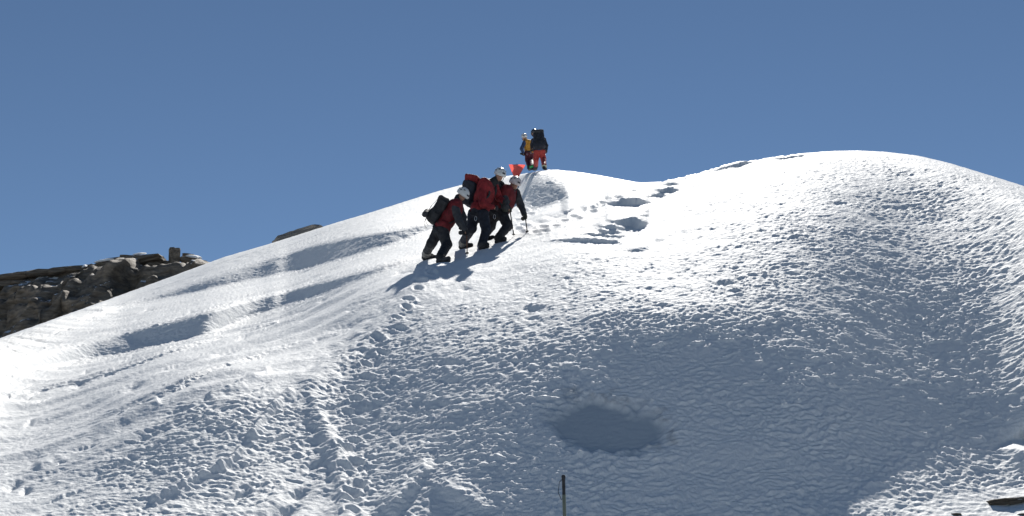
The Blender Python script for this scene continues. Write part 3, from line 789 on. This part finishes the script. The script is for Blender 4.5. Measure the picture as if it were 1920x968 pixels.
def person(label, base_px, J, look, c, group, foot_dirs, scale=1.0, fat=1.0, hands=None, headup=(0, 0, 1), helmet_mat='helmet', gaiter=None, sunglasses=True):
    """J: joints in view pixels with depth offset (m) from the feet plane; feet are set on the snow"""
    g0 = ground(*base_px); y0 = float(g0[1]); org = V3(g0)
    root = empty('person', org); tag(root, label, 'person', group)
    W = {n: V3(at_y(q[0], q[1], y0 + q[2])) for n, q in J.items() if not n.startswith('foot')}
    feet = {}
    for sd in 'LR':
        u, v = J['foot' + sd][:2]; g = V3(ground(u, v)); feet[sd] = g
        f = unit(foot_dirs[sd]); W['an' + sd] = g + V3((0, 0, .10)) * scale - f * .05
        W['toe' + sd] = g + V3((0, 0, .045)) + f * .15 * scale
        if 'kn' + sd not in W:
            W['kn' + sd] = bend(W['hip' + sd], W['an' + sd], .43 * scale, .43 * scale, J['khint' + sd])
        if 'el' + sd not in W:
            W['el' + sd] = bend(W['sh' + sd], W['ha' + sd], .30 * scale, .27 * scale, J['ehint' + sd])
    sc = scale
    shc = (W['shL'] + W['shR']) / 2; hpc = (W['hipL'] + W['hipR']) / 2
    head = W['head']; r, f, u = frame(look, headup); axm = np.array([r, f, u])
    neck = head - u * .11 - f * .03
    mid = shc * .45 + hpc * .55
    acr = unit(W['shR'] - W['shL']); spine = unit(shc - hpc); fr = unit(np.cross(spine, acr))
    tax = np.array([acr, fr, spine])
    # body: one continuous surface from crown to soles
    B = [('ell', head + u * .02, V3((.076, .096, .112)), axm), ('ell', head - u * .065 + f * .03, V3((.056, .066, .062)), axm),
         ('cap', head - u * .02 + f * .092, head - u * .028 + f * .112, .014, .016),
         ('cap', neck, shc, .058, .07), ('ell', shc - spine * .10, V3((.165, .105, .17)), tax), ('ell', mid, V3((.14, .10, .18)), tax), ('ell', hpc, V3((.155, .11, .12)), tax)]
    for sx in (-1, 1):
        B += [('ell', head + r * sx * .078 - u * .01, V3((.012, .02, .03)), axm), ('ell', head + r * sx * .03 + f * .085 + u * .012, V3((.016, .012, .010)), axm)]
    B += [('cap', head - u * .068 + f * .094 - r * .022, head - u * .068 + f * .094 + r * .022, .008, .008)]
    for sd in 'LR':
        B += [('cap', W['sh' + sd], W['el' + sd], .052, .042), ('cap', W['el' + sd], W['ha' + sd], .041, .028), ('ell', W['ha' + sd], V3((.03, .03, .03)), np.eye(3)),
              ('cap', W['hip' + sd], W['kn' + sd], .082, .055), ('cap', W['kn' + sd], W['an' + sd], .052, .036), ('cap', W['an' + sd] - V3((0, 0, .04)), W['toe' + sd], .036, .03)]
    implicit('body', B, M['skin'], root, org, 0.014, 0.028)
    # jacket torso and hood/collar
    jk = [('ell', shc - spine * .11, fat * V3((.225, .175, .22)), tax), ('ell', mid, fat * V3((.205, .168, .23)), tax), ('ell', hpc + spine * .06, fat * V3((.205, .168, .16)), tax),
          ('cap', W['shL'], W['shR'], .085, .085)]
    implicit('jacket', jk, M[c['jacket']], root, org, 0.013, 0.05, 0.004, cut=[(hpc - spine * .07, -spine)])
    implicit('collar', [('cap', neck + u * .015, shc + spine * .005, .080, .10)], M[c.get('collar', c['jacket'])], root, org, 0.013, 0.02)
    for sd in 'LR':
        sh, el, ha = W['sh' + sd], W['el' + sd], W['ha' + sd]; cuff = ha + unit(el - ha) * .075
        implicit('sleeve', [('cap', sh, el, .092 * fat, .074 * fat), ('cap', el, cuff, .072 * fat, .055 * fat)], M[c['sleeve']], root, org, 0.012, 0.03, 0.005)
        ax = hands[sd] if hands and sd in hands else unit(V3((.2, 0, 1)))
        glove(root, org, ha, ax, ha - el, M[c.get('glove', 'black')])
    # trousers
    tr = [('ell', hpc, V3((.178, .138, .135)), tax)]
    for sd in 'LR':
        hip, kn, an = W['hip' + sd], W['kn' + sd], W['an' + sd]
        tr += [('cap', hip, kn, .122 * fat, .094 * fat), ('cap', kn, an + V3((0, 0, .02)), .092 * fat, .082 * fat)]
    implicit('trousers', tr, M[c['trousers']], root, org, 0.013, 0.045, 0.005)
    # boots with soles, gaiters
    for sd in 'LR':
        an, toe, kn = W['an' + sd], W['toe' + sd], W['kn' + sd]; fd = unit(foot_dirs[sd])
        heel = an + V3((0, 0, -.055)) - fd * .035
        b = implicit('boot', [('cap', an + unit(kn - an) * .12, an - V3((0, 0, .03)), .062, .060), ('cap', heel, toe, .052, .046)], M[c.get('boot', 'black')], root, org, 0.011, 0.03)
        side = unit(np.cross(fd, (0, 0, 1))); upv = np.cross(side, fd)
        implicit('sole', [('box', (heel + toe) / 2 - upv * .042, V3((.048, .145, .016)), np.array([side, fd, upv]), .014)], M['rubber'], b, org, 0.009, 0.004)
        gm = gaiter[sd] if gaiter and sd in gaiter else None
        if gm:
            implicit('gaiter', [('cap', an - V3((0, 0, .01)), an + unit(kn - an) * .24, .080, .086), ('cap', an, an * .4 + toe * .6, .066, .052)], M[gm], root, org, 0.012, 0.03, 0.003)
    # harness with gear loops
    hb = []
    for i in range(25):
        t = 2 * math.pi * i / 24; hb.append(hpc + spine * .035 + acr * math.cos(t) * .212 + fr * math.sin(t) * .176)
    hn = ribbon('harness', hb, .05, .012, spine, M['black'], root, org)
    for (t, l) in ((.35, .10), (1.1, .08), (2.2, .09)):
        q = hpc + acr * math.cos(t) * .222 + fr * math.sin(t) * .186
        lp = [q + V3((.022 * math.sin(a), 0, -l / 2 + l / 2 * math.cos(a))) for a in np.linspace(0, 2 * math.pi, 13)]
        tube('carabiner', lp, 0.0045, M['alu'], hn, org, 6)
    hm = helmet(root, org, head, look, headup, M[helmet_mat])
    if sunglasses:
        for sx in (-1, 1):
            implicit('sunglass_lens', [('ell', head + r * sx * .034 + f * .098 + u * .010, V3((.03, .012, .022)), axm)], M['glass'], root, org, 0.006, 0.002)
    return root, W, dict(shc=shc, hpc=hpc, spine=spine, acr=acr, fr=fr, org=org, y0=y0)

def backpack(label, ref, W, size, mats, group=None, off=0.0, lift=0.0, roll=None, tails=True, lid_h=.065):
    """pack on a person's back: body, lid, side pockets, two shoulder straps, hip belt, hanging straps"""
    sp, acr, fr = ref['spine'], ref['acr'], ref['fr']
    bk = -fr; w_, d_, h_ = size
    c = ref['shc'] * .5 + ref['hpc'] * .5 + bk * (.135 + d_ / 2 + off) + sp * (.05 + lift)
    ax = np.array([acr, bk, sp]); org = c - sp * h_ / 2
    root = empty('backpack', org); tag(root, label, 'backpack', group)
    mb, ml = M[mats[0]], M[mats[1]]
    implicit('pack_body', [('box', c, V3((w_ / 2, d_ / 2, h_ / 2)), ax, .07), ('box', c + bk * .03 - sp * h_ * .25, V3((w_ / 2 * .9, d_ / 2, h_ * .24)), ax, .07)], mb, root, org, 0.013, 0.05, 0.006)
    lid = implicit('lid', [('box', c + sp * (h_ / 2 + .015) + bk * .01, V3((w_ / 2 * .98, d_ / 2 * 1.08, lid_h)), ax, .055)], ml, root, org, 0.012, 0.02, 0.004)
    for s in (-1, 1):
        ribbon('buckle_strap', [c + acr * s * w_ * .22 + bk * d_ / 2 * 1.12 + sp * h_ * .52, c + acr * s * w_ * .22 + bk * (d_ / 2 + .05) + sp * h_ * .1, c + acr * s * w_ * .22 + bk * (d_ / 2 + .045) - sp * h_ * .28], .022, .006, acr, M['black'], lid, org)
        implicit('side_pocket', [('box', c + acr * s * w_ * .5 - sp * h_ * .2, V3((.035, d_ * .36, h_ * .22)), ax, .032)], mb, root, org, 0.012, 0.01)
        sh = W['shR'] if s > 0 else W['shL']
        s0 = ref['shc'] + acr * s * .12
        pts = [c - bk * d_ * .5 + sp * h_ * .34 + acr * s * .11, s0 + bk * .07 + sp * .085, s0 + sp * .105 + fr * .03, s0 + fr * .135 - sp * .02, s0 + fr * .165 - sp * .16 + acr * s * .02, s0 + fr * .10 - sp * .30 + acr * s * .07, c - bk * d_ * .45 - sp * h_ * .3 + acr * s * .17]
        ribbon('shoulder_strap', pts, .06, .014, acr, M['black'], root, org)
    if roll:
        e = c + bk * (d_ / 2 + .06) - sp * h_ * .30
        implicit('rolled_mat', [('cap', e - acr * w_ * .42, e + acr * w_ * .42, .062, .062)], M[roll], root, org, 0.011, 0.01, 0.004)
    if tails:
        for s, l in ((-.35, .16), (.1, .20)):
            p0 = c + acr * s * w_ + bk * (d_ / 2 + .02) - sp * h_ * .45
            ribbon('loose_strap', [p0, p0 + V3((-.03, 0, -l * .5)), p0 + V3((-.015, .01, -l)), p0 + V3((.02, .0, -l * 1.1))], .02, .005, acr, M['black'], root, org)
    return root

def trekking_pole(label, hand, tip, mats=('rubber', 'black'), up=0.10, group=None, name='trekking_pole', basket=True, slim=1.0):
    hand, tip = V3(hand), V3(tip); d = unit(hand - tip); top = hand + d * up; org = tip
    root = empty(name, org); tag(root, label, 'pole', group)
    tip_ = tip - d * .04
    tube('shaft', [tip_ + d * .10, tip + (hand - tip) * .5, hand - d * .05], 0.0105, M[mats[0]], root, org, 10, .013)
    tube('tip', [tip_ , tip_ + d * .10], .004, M['alu'], root, org, 8, .007)
    L = np.linalg.norm(top - hand)
    prof = [(-.06, .013), (-.045, .016), (-.02, .0145), (.01, .0165), (.04, .0150), (up - .03, .017), (up - .012, .021), (up, .014)]
    pts = [hand + d * a for a, _ in prof]
    vts = []; fs = []
    a = unit(np.cross(d, (0, 1, .1))); b = np.cross(d, a); sg = 12
    for (q, rr), p in zip(prof, pts):
        for k in range(sg): t = 2 * math.pi * k / sg; vts.append(p + slim * rr * (math.cos(t) * a + math.sin(t) * b) - org)
    for i in range(len(prof) - 1):
        for k in range(sg): fs.append((i * sg + k, i * sg + (k + 1) % sg, (i + 1) * sg + (k + 1) % sg, (i + 1) * sg + k))
    fs.append(tuple((len(prof) - 1) * sg + k for k in range(sg)))
    link_mesh('grip', vts, fs, M[mats[1]], root)
    if basket:
        implicit('basket', [('ell', tip_ + d * .09, V3((.036, .036, .010)), np.array([a, b, d]))], M['rubber'], root, org, 0.006, 0.004)
    q = [top - d * .02, top - d * .05 + a * .03, hand - d * .03 + a * .04, hand - d * .085 + a * .018, hand - d * .06]
    ribbon('wrist_strap', q, .016, .004, b, M['black'], root, org)
    return root

GF = 'climbers helping each other up the ridge'
# left climber: bent far forward to the right
A, WA, ra = person('bent climber in red jacket with dark backpack and white helmet, leftmost on the ridge', (815, 490),
    {'head': (867, 365, -.03), 'shR': (852, 389, -.19), 'shL': (858, 382, .19), 'hipR': (830, 434, -.10), 'hipL': (822, 433, .10),
     'haR': (875, 437, -.22), 'haL': (872, 428, .16), 'elR': (862, 417, -.24), 'elL': (868, 408, .24),
     'knR': (838, 459, -.14), 'knL': (809, 457, .10), 'footR': (829, 493), 'footL': (803, 487)},
    (.55, -.55, -.62), dict(jacket='red_dark', sleeve='char', collar='black', trousers='black', boot='char', glove='black'), GF,
    {'R': (.75, -.55, .08), 'L': (.85, .2, .1)}, hands={'R': (0.02, 0, 1), 'L': (.3, 0, 1)}, headup=(.55, -.25, .8), gaiter={'L': 'grey'})
backpack('black backpack worn by the leftmost bent climber', ra, WA, (.31, .22, .44), ('black', 'char'), 'climbing backpacks', roll='char', lift=-.05)
trekking_pole('short brown-shafted pole planted by the leftmost climber', WA['haR'], ground(876, 479), ('wood', 'black'), up=.05)

# middle climber: tall, red jacket, leaning over to the right
B_, WB, rb = person('tallest front climber in red jacket with white vented helmet, between the other two', (898, 467),
    {'head': (937, 328, -.10), 'shR': (903, 352, -.20), 'shL': (925, 346, .18), 'hipR': (905, 402, -.11), 'hipL': (888, 401, .10),
     'haR': (930, 391, -.22), 'elR': (905, 382, -.30), 'haL': (946, 379, .05), 'elL': (936, 372, .25),
     'knR': (912, 432, -.16), 'knL': (884, 429, .05), 'footR': (906, 467), 'footL': (871, 466)},
    (.45, -.80, -.40), dict(jacket='red', sleeve='red', collar='black', trousers='navy', boot='black', glove='black'), GF,
    {'R': (.45, -.75, .05), 'L': (.8, -.4, .05)}, headup=(.30, -.25, .92), gaiter={'L': 'grey', 'R': 'char'}, scale=1.03)
backpack('red and navy backpack on the tallest front climber', rb, WB, (.36, .30, .40), ('navy', 'red'), 'climbing backpacks', lift=.02, tails=False, lid_h=.13)

# right climber: leaning on two poles
C_, WC, rc = person('climber in dark jacket with red front leaning on two poles, right of the trio', (930, 455),
    {'head': (965, 344, -.05), 'shR': (946, 365, -.17), 'shL': (967, 361, .14), 'hipR': (940, 398, -.09), 'hipL': (927, 397, .09),
     'haR': (956, 394, -.25), 'elR': (947, 388, -.30), 'haL': (985, 407, .10), 'elL': (976, 384, .22),
     'knR': (952, 424, -.20), 'knL': (920, 425, .10), 'footR': (937, 456), 'footL': (912, 452)},
    (.45, -.75, -.45), dict(jacket='red_dark', sleeve='char', collar='char', trousers='black', boot='black', glove='olive'), GF,
    {'R': (.55, -.65, .05), 'L': (.7, -.3, .1)}, hands={'R': (-.1, 0, 1), 'L': (-.1, 0, 1)}, headup=(.3, -.25, .92), helmet_mat='helmet_red')
backpack('charcoal backpack on the climber leaning on two poles', rc, WC, (.30, .20, .42), ('char', 'black'), 'climbing backpacks', tails=False)
trekking_pole('black pole under the right hand of the rightmost front climber, nearer the red jackets', WC['haR'], ground(964, 444), group='trekking poles of the front climbers')
trekking_pole('black pole under the outstretched arm of the rightmost front climber', WC['haL'], ground(989, 438), group='trekking poles of the front climbers')

GB = 'climbers on the far crest'
E_, WE, re_ = person('far climber seen from behind with big dark backpack and orange-red trousers', (1012, 318),
    {'head': (1002, 250, -.02), 'shR': (1019, 262, .0), 'shL': (1001, 263, .0), 'hipR': (1016, 284, 0), 'hipL': (1007, 284, 0),
     'haR': (1024, 285, .1), 'elR': (1024, 273, .05), 'haL': (997, 279, .25), 'elL': (998, 272, .1),
     'knR': (1019, 299, .05), 'knL': (1005, 299, .03), 'footR': (1021, 317), 'footL': (1004, 318)},
    (-.25, .9, -.25), dict(jacket='blue', sleeve='navy', collar='black', trousers='orange_red', boot='black', glove='black'), GB,
    {'R': (.25, .9, .15), 'L': (-.2, .9, .15)}, headup=(-.1, .2, .97), helmet_mat='helmet_dark', gaiter={'L': 'char', 'R': 'pale'}, scale=.93, fat=.94)
backpack('tall navy backpack on the far climber with orange-red trousers', re_, WE, (.36, .27, .56), ('navy', 'char'), 'climbing backpacks', lift=.03, tails=False)
D_, WD, rd = person('far climber in mustard jacket with white helmet and green gaiters', (990, 316),
    {'head': (983, 257, 0), 'shR': (984, 267, -.15), 'shL': (995, 266, .15), 'hipR': (989, 287, -.08), 'hipL': (995, 287, .08),
     'haR': (982, 290, -.15), 'elR': (978, 279, -.22), 'haL': (1005, 282, .05), 'elL': (1002, 275, .22),
     'knR': (989, 301, -.12), 'knL': (997, 301, .06), 'footR': (992, 318), 'footL': (1000, 317)},
    (-.15, -.85, -.3), dict(jacket='mustard', sleeve='blue', collar='mustard', trousers='maroon', boot='black', glove='black'), GB,
    {'R': (-.2, -.8, 0), 'L': (.5, -.6, 0)}, headup=(0, -.15, .97), gaiter={'L': 'green', 'R': 'green'}, scale=.93, fat=.94)

# ------------------------------------------------------------------ flag, foreground pole
def marker_flag():
    g = V3(ground(967, 352)); y = float(g[1])
    root = empty('marker_flag', g); tag(root, 'coral red cloth flag hanging just above the right front climber\'s helmet', 'flag')
    top = V3(at_y(969, 307, y))
    tube('wand', [g - V3((0, 0, .1)), V3(at_y(968, 330, y + .03)), top + V3((0, .03, .03))], .008, M['pole_grey'], root, g, 8)
    corners = [(954, 309), (985, 309.5), (970, 336), (965, 336)]
    n = 16; vts = []; fs = []
    for i in range(n + 1):
        for j in range(n + 1):
            a, b = i / n, j / n
            u0 = corners[0][0] * (1 - b) + corners[3][0] * b; u1 = corners[1][0] * (1 - b) + corners[2][0] * b
            v = 309 + .5 * a + 27 * b + 1.0 * math.sin(a * 6.3) * b - .8 * math.sin(a * math.pi) * (1 - b)
            p = V3(at_y(u0 * (1 - a) + u1 * a, v, y - .01 + .035 * math.sin(a * 7 + b * 2) * (.3 + b)))
            vts.append(p - g)
    for i in range(n):
        for j in range(n): q = i * (n + 1) + j; fs.append((q, q + 1, q + n + 2, q + n + 1))
    o = link_mesh('flag_cloth', vts, fs, M['flag'], root)
    md = o.modifiers.new('thickness', 'SOLIDIFY'); md.thickness = 0.004
marker_flag()

def near_pole():
    y = 10.6
    top = V3(at_y(1056, 891, y)); hand = V3(at_y(1057, 915, y))
    tip = hand + V3((.02, 0, -1.02))
    trekking_pole('lone pole with black grip and strap standing in the foreground snow', hand, tip, ('pole_grey', 'black'), up=float(np.linalg.norm(top - hand)), slim=0.72)
near_pole()
